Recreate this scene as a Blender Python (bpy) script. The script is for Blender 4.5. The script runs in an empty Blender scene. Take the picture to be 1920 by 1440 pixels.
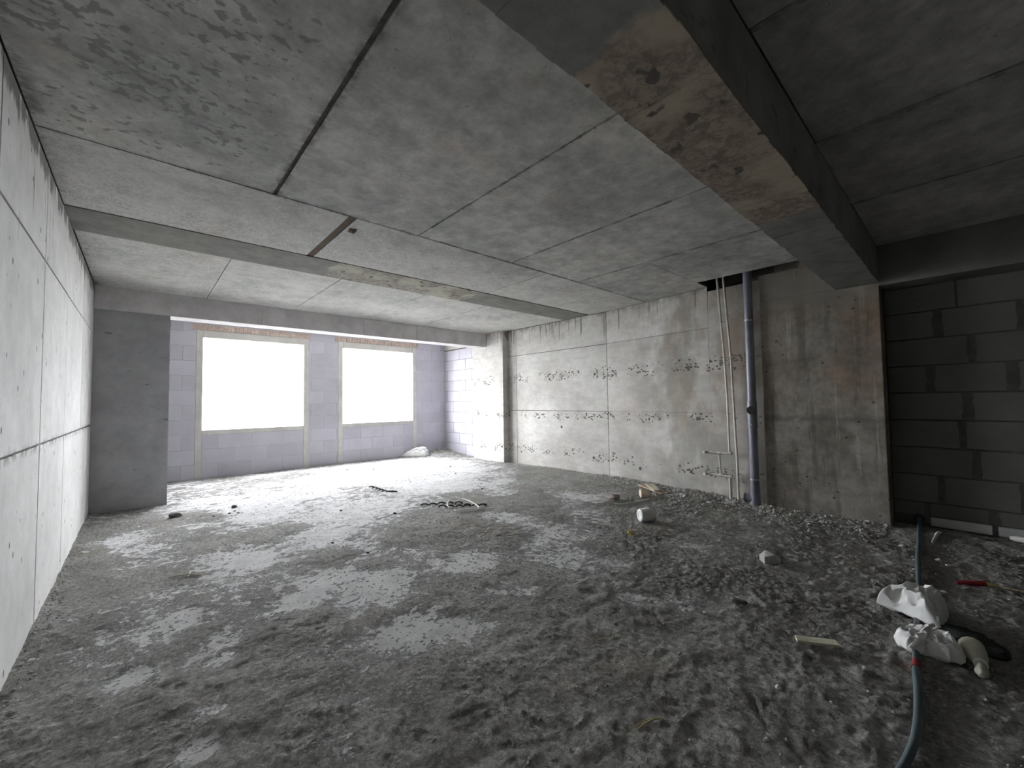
import bpy, bmesh, math, random
import numpy as np
from mathutils import Vector, Matrix

random.seed(7)
rng = np.random.default_rng(11)
S = bpy.context.scene
COL = S.collection

# ------------------------------------------------------------------ camera, sky, exposure
cam_data = bpy.data.cameras.new('camera')
cam_data.sensor_fit = 'HORIZONTAL'
cam_data.sensor_width = 36.0
cam_data.lens = 767.85 / 1920 * 36.0
cam_data.clip_start = 0.02
cam = bpy.data.objects.new('camera', cam_data)
COL.objects.link(cam)
CR = Vector((0.74136349, -0.67095482, -0.01413513))
CU = Vector((-0.01693042, -0.03975458, 0.99906603))
CF = Vector((0.67089011, 0.74043176, 0.04083214))
cam.matrix_world = Matrix(((CR.x, CU.x, -CF.x, 0.0), (CR.y, CU.y, -CF.y, 0.0),
                           (CR.z, CU.z, -CF.z, 1.5), (0, 0, 0, 1)))
S.camera = cam

world = bpy.data.worlds.new('overcast_sky')
S.world = world
world.use_nodes = True
bg = world.node_tree.nodes['Background']
bg.inputs['Color'].default_value = (0.93, 0.96, 1.0, 1)      # even white overcast
bg.inputs['Strength'].default_value = 37.0

S.view_settings.view_transform = 'Standard'
S.view_settings.look = 'None'
S.view_settings.gamma = 1.0
S.view_settings.use_curve_mapping = False
S.view_settings.exposure = 0.0
S.cycles.max_bounces = 14
S.cycles.diffuse_bounces = 10

# ------------------------------------------------------------------ measures of the room (metres)
XL, XR = -0.515, 6.72          # left wall face, right wall face (far half)
YB, YW = 8.18, 10.46           # face of the window beam and left column, face of the window wall
ZC = 3.22                      # ceiling
YN = -3.0                      # wall behind the camera
XK = 6.40                      # right wall face where it meets the wide column
XC, YC0, YC1 = 6.27, 0.615, 1.84   # wide column face, its two edges
XD = 6.60                      # dark block wall face

# ------------------------------------------------------------------ helpers: node materials
class NB:
    """small node builder"""
    def __init__(self, name, rough=0.9, spec=0.15):
        self.m = bpy.data.materials.new(name)
        self.m.use_nodes = True
        self.t = self.m.node_tree
        self.b = self.t.nodes['Principled BSDF']
        self.b.inputs['Roughness'].default_value = rough
        self.b.inputs['Specular IOR Level'].default_value = spec
    def put(self, node, key, v):
        s = node.inputs[key]
        if isinstance(v, bpy.types.NodeSocket):
            self.t.links.new(v, s)
        elif v is not None:
            if isinstance(v, (tuple, list)) and len(v) == 3 and s.type == 'RGBA':
                v = (*v, 1)
            s.default_value = v
    def pos(self):
        return self.t.nodes.new('ShaderNodeNewGeometry').outputs['Position']
    def objpos(self):
        return self.t.nodes.new('ShaderNodeTexCoord').outputs['Object']
    def rand(self):
        return self.t.nodes.new('ShaderNodeObjectInfo').outputs['Random']
    def scale(self, vec, s, off=(0, 0, 0)):
        n = self.t.nodes.new('ShaderNodeMapping')
        self.put(n, 'Vector', vec); n.inputs['Scale'].default_value = s; n.inputs['Location'].default_value = off
        return n.outputs[0]
    def noise(self, vec, sc, det=4, rough=0.55, dist=0.0):
        n = self.t.nodes.new('ShaderNodeTexNoise')
        self.put(n, 'Vector', vec)
        n.inputs['Scale'].default_value = sc; n.inputs['Detail'].default_value = det
        n.inputs['Roughness'].default_value = rough; n.inputs['Distortion'].default_value = dist
        return n.outputs['Fac']
    def voro(self, vec, sc, feat='F1', rnd=1.0):
        n = self.t.nodes.new('ShaderNodeTexVoronoi')
        n.feature = feat
        self.put(n, 'Vector', vec); n.inputs['Scale'].default_value = sc
        n.inputs['Randomness'].default_value = rnd
        return n.outputs['Distance']
    def mth(self, op, a, b=None, c=None, clamp=False):
        n = self.t.nodes.new('ShaderNodeMath'); n.operation = op; n.use_clamp = clamp
        self.put(n, 0, a)
        if b is not None: self.put(n, 1, b)
        if c is not None: self.put(n, 2, c)
        return n.outputs[0]
    def step(self, v, lo, hi, a=0.0, b=1.0):
        n = self.t.nodes.new('ShaderNodeMapRange'); n.interpolation_type = 'SMOOTHSTEP'
        self.put(n, 'Value', v)
        n.inputs['From Min'].default_value = lo; n.inputs['From Max'].default_value = hi
        n.inputs['To Min'].default_value = a; n.inputs['To Max'].default_value = b
        return n.outputs[0]
    def mix(self, f, a, b, mode='MIX'):
        n = self.t.nodes.new('ShaderNodeMix'); n.data_type = 'RGBA'; n.blend_type = mode
        self.put(n, 0, f); self.put(n, 6, a); self.put(n, 7, b)
        return n.outputs[2]
    def xyz(self, vec):
        n = self.t.nodes.new('ShaderNodeSeparateXYZ'); self.put(n, 0, vec)
        return n.outputs
    def gain(self, col, f):
        """colour times a value"""
        n = self.t.nodes.new('ShaderNodeVectorMath'); n.operation = 'SCALE'
        self.put(n, 0, col); self.put(n, 'Scale', f)
        return n.outputs[0]
    def mul(self, *a):
        r = a[0]
        for x in a[1:]: r = self.mth('MULTIPLY', r, x)
        return r
    def add(self, *a):
        r = a[0]
        for x in a[1:]: r = self.mth('ADD', r, x)
        return r
    def band(self, v, c, w):
        """1 at c, 0 beyond w"""
        return self.mth('SUBTRACT', 1.0, self.mth('DIVIDE', self.mth('ABSOLUTE', self.mth('SUBTRACT', v, c)), w), clamp=True)
    def attr(self, name):
        n = self.t.nodes.new('ShaderNodeAttribute'); n.attribute_name = name
        return n.outputs['Fac']
    def done(self, col, bump=None, bs=0.3, bd=0.01, rough=None):
        self.put(self.b, 'Base Color', col)
        if rough is not None: self.put(self.b, 'Roughness', rough)
        if bump is not None:
            n = self.t.nodes.new('ShaderNodeBump')
            n.inputs['Strength'].default_value = bs; n.inputs['Distance'].default_value = bd
            self.put(n, 'Height', bump)
            self.t.links.new(n.outputs[0], self.b.inputs['Normal'])
        return self.m

def plain(name, col, rough=0.6, spec=0.3, var=0.12, sc=25, bs=0.1):
    n = NB(name, rough, spec)
    p = n.objpos()
    f = n.noise(p, sc, 4)
    return n.done(n.gain(col, n.step(f, 0.3, 0.7, 1 - var, 1 + var)), f, bs, 0.004)

MAT = {}

def mat_ceiling():
    n = NB('formed_concrete_ceiling', 0.85)
    p = n.pos(); x, y, z = n.xyz(p)
    big = n.noise(p, 0.9, 5)
    mid = n.noise(p, 5.5, 7, 0.65)
    fine = n.noise(p, 45, 5, 0.6)
    col = n.mix(n.step(big, 0.35, 0.65), (0.35, 0.357, 0.338), (0.475, 0.467, 0.442))
    col = n.gain(col, n.step(mid, 0.25, 0.75, 0.74, 1.24))
    col = n.gain(col, n.step(n.noise(p, 16, 6, 0.7), 0.25, 0.75, 0.86, 1.14))
    col = n.gain(col, n.step(n.rand(), 0, 1, 0.93, 1.06))
    # grime creeping out from the joints
    gr = n.step(n.noise(p, 7, 6, 0.7), 0.40, 0.62)
    wide = n.mth('MAXIMUM', n.band(y, 3.735, 0.05), n.band(y, 5.055, 0.035))
    wide = n.mth('MAXIMUM', wide, n.mul(n.band(x, 0.785, 0.065), n.step(y, 3.74, 3.7)))
    for xx in (2.10, 3.40, 4.70):
        wide = n.mth('MAXIMUM', wide, n.mul(n.band(x, xx, 0.03), n.step(y, 3.74, 3.7)))
    wide = n.mth('MAXIMUM', wide, n.band(x, -0.515, 0.10))
    col = n.mix(n.mul(n.step(wide, 0.0, 0.8), gr, 0.75), col, (0.10, 0.098, 0.088))
    # dark damp blotches, thick over the panel by the left wall, sparse elsewhere
    sp = n.noise(n.scale(p, (1, 1.3, 1)), 14.0, 3.5, 0.55, 0.3)
    left = n.step(x, 1.15, 0.1, 0.0, 1.0)
    left = n.mul(left, n.step(y, 4.0, 3.3), n.step(n.noise(p, 1.6, 2), 0.30, 0.55))
    thr = n.add(0.735, n.mul(left, -0.205))
    blot = n.step(n.mth('SUBTRACT', sp, thr), -0.02, 0.05)
    col = n.mix(n.mul(blot, 0.72), col, (0.17, 0.172, 0.16))
    sp2 = n.step(n.noise(p, 22, 2.5, 0.5), 0.69, 0.75)
    col = n.mix(n.mul(sp2, 0.6), col, (0.17, 0.165, 0.15))
    # fine crazing of white and grey scale in the second bay
    cz = n.noise(n.scale(p, (1, 0.8, 1)), 26, 5, 0.7, 1.5)
    msk = n.mul(n.band(y, 4.55, 0.95), n.step(n.noise(p, 1.3, 2), 0.42, 0.6))
    col = n.mix(n.mul(msk, n.step(cz, 0.48, 0.56), 0.6), col, (0.22, 0.235, 0.215))
    col = n.mix(n.mul(n.step(y, 3.0, 5.2), n.step(cz, 0.50, 0.38), 0.6), col, (0.66, 0.65, 0.63))
    # paler mottled tone over the bays nearer the windows
    col = n.mix(n.mul(n.step(y, 3.72, 3.76), n.step(n.noise(p, 1.4, 5, 0.6), 0.30, 0.62), n.step(cz, 0.62, 0.42, 0.35, 1.0), 0.62), col, (0.60, 0.59, 0.57))
    # rusty pink tinge
    rust = n.mul(n.step(n.noise(n.scale(p, (1, 1, 1), (3, 7, 0)), 2.3, 4), 0.58, 0.72), 0.3)
    col = n.mix(rust, col, (0.42, 0.34, 0.29))
    return n.done(col, n.add(n.mul(mid, 0.6), n.mul(fine, 0.25), n.mul(blot, -0.3)), 0.35, 0.012)

def mat_beam(name, spans, dark, brown):
    """beam soffit: plain grey with rough brown lengths between the given x positions"""
    n = NB(name, 0.9)
    p = n.pos(); x, y, z = n.xyz(p)
    wob = n.mul(n.mth('SUBTRACT', n.noise(p, 5, 4), 0.5), 0.35)
    xx = n.add(x, wob)
    m = None
    for a, b in spans:
        s = n.mul(n.step(xx, a - 0.03, a + 0.03), n.step(xx, b + 0.03, b - 0.03))
        m = s if m is None else n.mth('MAXIMUM', m, s)
    mid = n.noise(p, 4.5, 7, 0.7)
    f2 = n.noise(p, 17, 6, 0.7, 0.5)
    c1 = n.gain(dark, n.step(mid, 0.3, 0.7, 0.82, 1.2))
    c2 = n.mix(n.step(f2, 0.4, 0.62), tuple(v * 0.55 for v in brown), brown)
    c2 = n.mix(n.step(n.noise(p, 2.2, 5), 0.45, 0.62), c2, (brown[0] * 1.15, brown[1] * 1.2, brown[2] * 1.15))
    c2 = n.mix(n.step(n.noise(p, 8, 3), 0.62, 0.68), c2, (0.11, 0.10, 0.085))
    return n.done(n.mix(m, c1, c2), n.add(n.mul(f2, m), n.mul(mid, 0.3)), 0.6, 0.02)

def mat_wall_left():
    n = NB('formed_concrete_left', 0.85)
    p = n.pos(); x, y, z = n.xyz(p)
    big = n.noise(p, 1.1, 5)
    col = n.mix(n.step(big, 0.35, 0.65), (0.60, 0.592, 0.58), (0.70, 0.693, 0.68))
    col = n.gain(col, n.step(n.noise(p, 7, 6, 0.65), 0.3, 0.7, 0.93, 1.06))
    col = n.gain(col, n.step(n.rand(), 0, 1, 0.96, 1.04))
    # vertical drips and nail pits, thicker near the top
    st = n.noise(n.scale(p, (1, 16, 1.3)), 1.0, 4, 0.6, 0.3)
    top = n.step(z, 1.6, 3.2)
    thr = n.add(0.72, n.mul(top, -0.10))
    drip = n.step(n.mth('SUBTRACT', st, thr), 0.0, 0.04)
    col = n.mix(n.mul(drip, 0.6), col, (0.17, 0.165, 0.155))
    pit = n.mul(n.step(n.voro(n.scale(p, (1, 1.4, 1)), 6.0), 0.15, 0.09), n.step(n.noise(p, 2.4, 2), 0.47, 0.56))
    col = n.mix(n.mul(pit, 0.85), col, (0.09, 0.09, 0.085))
    # grime along the horizontal joint
    j = n.mul(n.band(z, 1.235, 0.05), n.step(n.noise(p, 12, 4), 0.42, 0.6))
    col = n.mix(n.mul(j, 0.8), col, (0.2, 0.195, 0.185))
    j2 = n.step(n.add(n.mul(n.step(z, 2.85, 3.2), 0.45), n.noise(n.scale(p, (1, 5, 1.2)), 1.6, 5, 0.65)), 0.80, 0.92)
    col = n.mix(n.mul(j2, 0.9), col, (0.15, 0.145, 0.13))
    return n.done(col, n.add(n.noise(p, 30, 5), n.mul(pit, -1.0)), 0.25, 0.008)

def mat_wall_right():
    n = NB('formed_concrete_right', 0.85)
    p = n.pos(); x, y, z = n.xyz(p)
    big = n.noise(p, 1.0, 5)
    col = n.mix(n.step(big, 0.35, 0.65), (0.49, 0.472, 0.445), (0.60, 0.585, 0.56))
    col = n.gain(col, n.step(n.noise(n.scale(p, (1, 1, 2.2)), 3.5, 7, 0.7), 0.3, 0.7, 0.84, 1.10))
    col = n.gain(col, n.step(n.rand(), 0, 1, 0.96, 1.04))
    # brown and grey staining towards the pipes, with painted shade beside the column
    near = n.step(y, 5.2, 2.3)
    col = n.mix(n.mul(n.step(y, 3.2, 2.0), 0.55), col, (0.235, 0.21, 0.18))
    br = n.mul(near, n.step(n.noise(n.scale(p, (1, 1, 0.7)), 1.7, 6, 0.65), 0.38, 0.60), n.step(z, 0.5, 1.3, 0.35, 1.0), 0.8)
    col = n.mix(br, col, (0.27, 0.205, 0.155))
    col = n.mix(n.mul(n.step(y, 2.12, 1.98), 0.88), col, (0.11, 0.10, 0.085))  # shaded strip between drain pipe and column, put into the colour
    gr = n.mul(near, n.step(n.noise(n.scale(p, (1, 1, 0.5), (5, 1, 3)), 2.2, 5, 0.6), 0.46, 0.6), 0.6)
    col = n.mix(gr, col, (0.24, 0.235, 0.215))
    # honeycomb pits in three rows, in clusters
    z = n.add(z, n.mul(n.mth('SUBTRACT', n.noise(p, 2.8, 3), 0.5), 0.22))
    rows = n.mth('MAXIMUM', n.band(z, 2.03, 0.17), n.mth('MAXIMUM', n.band(z, 1.17, 0.11), n.band(z, 0.38, 0.15)))
    clus = n.step(n.noise(n.scale(p, (1, 1, 0.35), (0, 2.2, 0)), 2.3, 2), 0.40, 0.52)
    pv = n.voro(n.scale(p, (1, 1, 1.5)), 17.0)
    pit = n.mul(n.step(n.mth('SUBTRACT', pv, n.mul(n.step(rows, 0.0, 0.6), clus, 0.45)), 0.0, -0.06), n.step(rows, 0.05, 0.3))
    pit = n.mul(pit, n.step(n.noise(p, 8, 3), 0.42, 0.50))
    col = n.mix(n.mul(pit, 0.9), col, (0.075, 0.07, 0.06))
    halo = n.mul(rows, clus, n.step(n.noise(n.scale(p, (1, 1, 1.6)), 6, 4), 0.5, 0.62), 0.45)
    col = n.mix(halo, col, (0.30, 0.275, 0.24))
    z = n.xyz(p)[2]
    # single tie-bolt holes
    hole = n.step(n.voro(p, 1.75), 0.065, 0.05)
    col = n.mix(n.mul(hole, 0.9), col, (0.07, 0.07, 0.065))
    # dark drips from the ceiling
    st = n.noise(n.scale(p, (1, 15, 0.8)), 1.0, 4, 0.6)
    drip = n.mul(n.step(n.mth('SUBTRACT', st, n.add(1.03, n.mul(z, -0.145))), 0.0, 0.03), n.step(z, 2.55, 2.95))
    col = n.mix(n.mul(drip, 0.7), col, (0.15, 0.14, 0.12))
    edge = n.mul(n.step(z, 3.08, 3.22), n.step(n.noise(p, 6, 4), 0.4, 0.6))
    col = n.mix(n.mul(edge, 0.65), col, (0.2, 0.19, 0.16))
    return n.done(col, n.add(n.noise(p, 28, 5), n.mul(pit, -2.0), n.mul(hole, -2.0)), 0.35, 0.01)

def mat_column():
    n = NB('stained_concrete_column', 0.9)
    p = n.pos(); x, y, z = n.xyz(p)
    col = n.mix(n.step(n.noise(p, 1.6, 5), 0.38, 0.62), (0.18, 0.165, 0.14), (0.29, 0.27, 0.24))
    col = n.mix(n.mul(n.step(z, 1.1, 1.9), n.step(n.noise(p, 1.3, 5), 0.36, 0.56), n.step(y, 1.6, 1.0, 0.4, 1.0), 0.8), col, (0.265, 0.20, 0.15))
    run = n.noise(n.scale(p, (1, 9, 0.9)), 1.0, 4, 0.6)
    col = n.mix(n.mul(n.step(run, 0.54, 0.64), 0.6), col, (0.13, 0.122, 0.10))
    col = n.mix(n.mul(n.step(n.noise(n.scale(p, (1, 11, 0.7), (0, 4, 0)), 1.0, 4, 0.6), 0.62, 0.68), 0.5), col, (0.40, 0.385, 0.34))
    col = n.gain(col, n.step(n.noise(p, 9, 6, 0.7), 0.3, 0.7, 0.8, 1.2))
    col = n.mix(n.mul(n.band(z, 1.22, 0.06), n.step(n.noise(p, 8, 4), 0.35, 0.55), 0.8), col, (0.14, 0.13, 0.11))
    pit = n.mul(n.step(n.voro(n.scale(p, (1, 1, 1.3)), 8), 0.17, 0.1), n.step(n.noise(p, 3.1, 2), 0.5, 0.58))
    col = n.mix(n.mul(pit, 0.8), col, (0.07, 0.065, 0.055))
    top = n.step(z, 2.45, 2.85)
    col = n.mix(n.mul(top, 0.6), col, (0.25, 0.24, 0.21))
    return n.done(col, n.add(n.noise(p, 18, 6), n.mul(pit, -1.5)), 0.4, 0.012)

def mat_grey(name, c, mott=0.12, sc=4.0, marks=0.0):
    n = NB(name, 0.9)
    p = n.pos()
    f = n.noise(p, sc, 7, 0.65)
    col = n.gain(c, n.step(f, 0.28, 0.72, 1 - mott, 1 + mott))
    col = n.gain(col, n.step(n.rand(), 0, 1, 0.94, 1.06))
    if marks:
        m = n.mul(n.step(n.noise(n.scale(p, (1.0, 1.0, 2.6)), 4.0, 3), 0.66, 0.72), marks)
        col = n.mix(m, col, tuple(v * 0.4 for v in c))
    return n.done(col, n.noise(p, 30, 5), 0.3, 0.008)

def mat_floor():
    n = NB('dirty_screed_floor', 0.92, 0.1)
    p = n.pos()
    d = n.attr('dirt')
    f1 = n.noise(p, 9, 8, 0.72)
    f2 = n.noise(p, 38, 6, 0.7)
    m = n.add(d, n.mul(n.mth('SUBTRACT', f1, 0.5), 1.8), n.mul(n.mth('SUBTRACT', f2, 0.5), 0.8))
    k = n.step(m, 0.40, 0.60)
    clean = n.gain((0.585, 0.58, 0.58), n.step(n.noise(p, 5, 7, 0.7), 0.3, 0.7, 0.80, 1.10))
    clean = n.mix(n.mul(n.step(n.add(n.noise(p, 20, 3, 0.6), n.mul(n.noise(p, 1.7, 3), 0.35)), 0.75, 0.80), 0.8), clean, (0.12, 0.12, 0.125))
    clean = n.mix(n.mul(n.step(f2, 0.58, 0.72), 0.35), clean, (0.33, 0.325, 0.31))
    film = n.mul(n.attr('dust'), n.step(n.noise(p, 6, 7, 0.7), 0.25, 0.65))        # thin film of dust left on the patches
    clean = n.mix(film, clean, (0.255, 0.25, 0.235))
    dirt = n.mix(n.step(n.noise(p, 2.1, 6, 0.65), 0.35, 0.65), (0.22, 0.215, 0.20), (0.33, 0.322, 0.302))
    dirt = n.gain(dirt, n.step(f2, 0.3, 0.7, 0.60, 1.38))
    dirt = n.mix(n.mul(n.step(n.noise(p, 1.1, 4), 0.55, 0.68), 0.35), dirt, (0.25, 0.205, 0.165))
    col = n.mix(k, clean, dirt)
    b = n.add(n.mul(k, 0.35), n.mul(f2, n.add(0.35, n.mul(k, 0.9))), n.mul(n.noise(p, 110, 4), n.mul(k, 0.45)))
    return n.done(col, b, 0.9, 0.017)

MAT['ceiling'] = mat_ceiling()
MAT['beam_deep'] = mat_beam('deep_beam_concrete', [(1.25, 3.45)], (0.21, 0.21, 0.195), (0.335, 0.275, 0.22))
MAT['beam_flat'] = mat_beam('flat_beam_concrete', [(1.75, 4.0)], (0.20, 0.197, 0.18), (0.36, 0.33, 0.285))
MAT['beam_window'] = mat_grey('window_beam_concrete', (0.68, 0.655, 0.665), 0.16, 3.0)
MAT['beam_side'] = mat_grey('beam_side_concrete', (0.24, 0.24, 0.222), 0.22, 3.0, 0.5)
MAT['left'] = mat_wall_left()
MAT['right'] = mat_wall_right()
MAT['column'] = mat_column()
MAT['left_column'] = mat_grey('grey_column_concrete', (0.36, 0.36, 0.37), 0.14, 2.5, 0.7)
MAT['joint'] = mat_grey('joint_shadow_concrete', (0.10, 0.095, 0.085), 0.3, 20)
MAT['rust_joint'] = mat_grey('rusty_joint_mortar', (0.10, 0.07, 0.05), 0.4, 25)
MAT['block_pale'] = mat_grey('pale_aerated_block', (0.50, 0.49, 0.545), 0.06, 2.0)
MAT['mortar_pale'] = mat_grey('pale_mortar', (0.51, 0.50, 0.54), 0.12, 10)
MAT['post'] = mat_grey('cast_post_concrete', (0.54, 0.525, 0.50), 0.1, 4)
MAT['brick'] = mat_grey('tan_brick', (0.50, 0.40, 0.35), 0.25, 9)
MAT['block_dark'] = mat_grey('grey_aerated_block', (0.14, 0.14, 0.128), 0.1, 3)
MAT['block_white'] = mat_grey('whitish_base_block', (0.42, 0.42, 0.415), 0.08, 4)
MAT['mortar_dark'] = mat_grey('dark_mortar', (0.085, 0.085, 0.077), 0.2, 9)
MAT['shell'] = mat_grey('rough_concrete', (0.17, 0.168, 0.155), 0.15, 3)
MAT['floor'] = mat_floor()

# ------------------------------------------------------------------ helpers: objects
def tag(o, label=None, cat=None, group=None, kind=None):
    if label: o['label'] = label
    if cat: o['category'] = cat
    if group: o['group'] = group
    if kind: o['kind'] = kind
    return o

def empty(name, loc=(0, 0, 0)):
    o = bpy.data.objects.new(name, None)
    o.empty_display_size = 0.1
    o.location = loc
    COL.objects.link(o)
    return o

def mesh_obj(name, verts, faces, mat, parent=None, smooth=False):
    me = bpy.data.meshes.new(name)
    me.from_pydata([tuple(v) for v in verts], [], faces)
    me.materials.append(mat)
    if smooth:
        me.polygons.foreach_set('use_smooth', [True] * len(me.polygons))
    me.update()
    o = bpy.data.objects.new(name, me)
    COL.objects.link(o)
    if parent is not None:
        o.parent = parent
        o.matrix_parent_inverse = Matrix.Translation(-Vector(parent.location)) if parent.type == 'EMPTY' else Matrix()
    return o

class G:
    """collects shapes into one mesh"""
    def __init__(self):
        self.v, self.f = [], []
    def raw(self, v, f):
        k = len(self.v)
        self.v += [tuple(p) for p in v]
        self.f += [tuple(i + k for i in q) for q in f]
        return self
    def box(self, x0, x1, y0, y1, z0, z1):
        return self.raw([(x0, y0, z0), (x1, y0, z0), (x1, y1, z0), (x0, y1, z0),
                         (x0, y0, z1), (x1, y0, z1), (x1, y1, z1), (x0, y1, z1)],
                        [(3, 2, 1, 0), (4, 5, 6, 7), (0, 1, 5, 4), (1, 2, 6, 5), (2, 3, 7, 6), (3, 0, 4, 7)])
    def hexa(self, p):
        return self.raw(p, [(3, 2, 1, 0), (4, 5, 6, 7), (0, 1, 5, 4), (1, 2, 6, 5), (2, 3, 7, 6), (3, 0, 4, 7)])
    def tube(self, pts, r, seg=16, caps=True):
        pts = [Vector(p) for p in pts]
        rr = r if isinstance(r, (list, tuple)) else [r] * len(pts)
        ring0 = len(self.v)
        up = None
        for i, p in enumerate(pts):
            d = (pts[min(i + 1, len(pts) - 1)] - pts[max(i - 1, 0)]).normalized()
            if up is None:
                up = Vector((0, 0, 1)) if abs(d.z) < 0.9 else Vector((1, 0, 0))
            a = d.cross(up).normalized(); up = a.cross(d).normalized()
            for k in range(seg):
                t = 2 * math.pi * k / seg
                self.v.append(tuple(p + a * (rr[i] * math.cos(t)) + up * (rr[i] * math.sin(t))))
        n = len(pts)
        for i in range(n - 1):
            for k in range(seg):
                a = ring0 + i * seg + k; b = ring0 + i * seg + (k + 1) % seg
                self.f.append((a, b, b + seg, a + seg))
        if caps:
            self.f.append(tuple(ring0 + k for k in reversed(range(seg))))
            self.f.append(tuple(ring0 + (n - 1) * seg + k for k in range(seg)))
        return self
    def build(self, name, mat, parent=None, smooth=False):
        o = mesh_obj(name, self.v, self.f, mat, parent, smooth)
        return o

def bevelled(o, w=0.004, seg=2):
    m = o.modifiers.new('soft_edges', 'BEVEL'); m.width = w; m.segments = seg; m.limit_method = 'ANGLE'
    return o

def autosmooth(o, deg=35):
    me = o.data
    me.polygons.foreach_set('use_smooth', [True] * len(me.polygons))
    bm = bmesh.new(); bm.from_mesh(me)
    for e in bm.edges:
        if len(e.link_faces) == 2 and e.calc_face_angle(0) > math.radians(deg): e.smooth = False
    bm.to_mesh(me); bm.free()
    return o

def vnoise(x, y, seed=0):
    """smooth value noise on numpy arrays, 0..1"""
    xi = np.floor(x).astype(np.int64); yi = np.floor(y).astype(np.int64)
    fx = x - xi; fy = y - yi
    fx = fx * fx * (3 - 2 * fx); fy = fy * fy * (3 - 2 * fy)
    def h(a, b):
        k = (a * 374761393 + b * 668265263 + seed * 1442695041) & 0xffffffff
        k = ((k ^ (k >> 13)) * 1274126177) & 0xffffffff
        return ((k ^ (k >> 16)) & 0xffff) / 65535.0
    return (h(xi, yi) * (1 - fx) + h(xi + 1, yi) * fx) * (1 - fy) + (h(xi, yi + 1) * (1 - fx) + h(xi + 1, yi + 1) * fx) * fy

def fbm(x, y, sc, oct=4, seed=0, gain=0.5):
    t = 0; a = 1; s = 0
    for o in range(oct):
        t = t + a * vnoise(x * sc + 17.3 * o, y * sc - 9.1 * o, seed + o); s += a; a *= gain; sc *= 2.03
    return t / s

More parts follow.
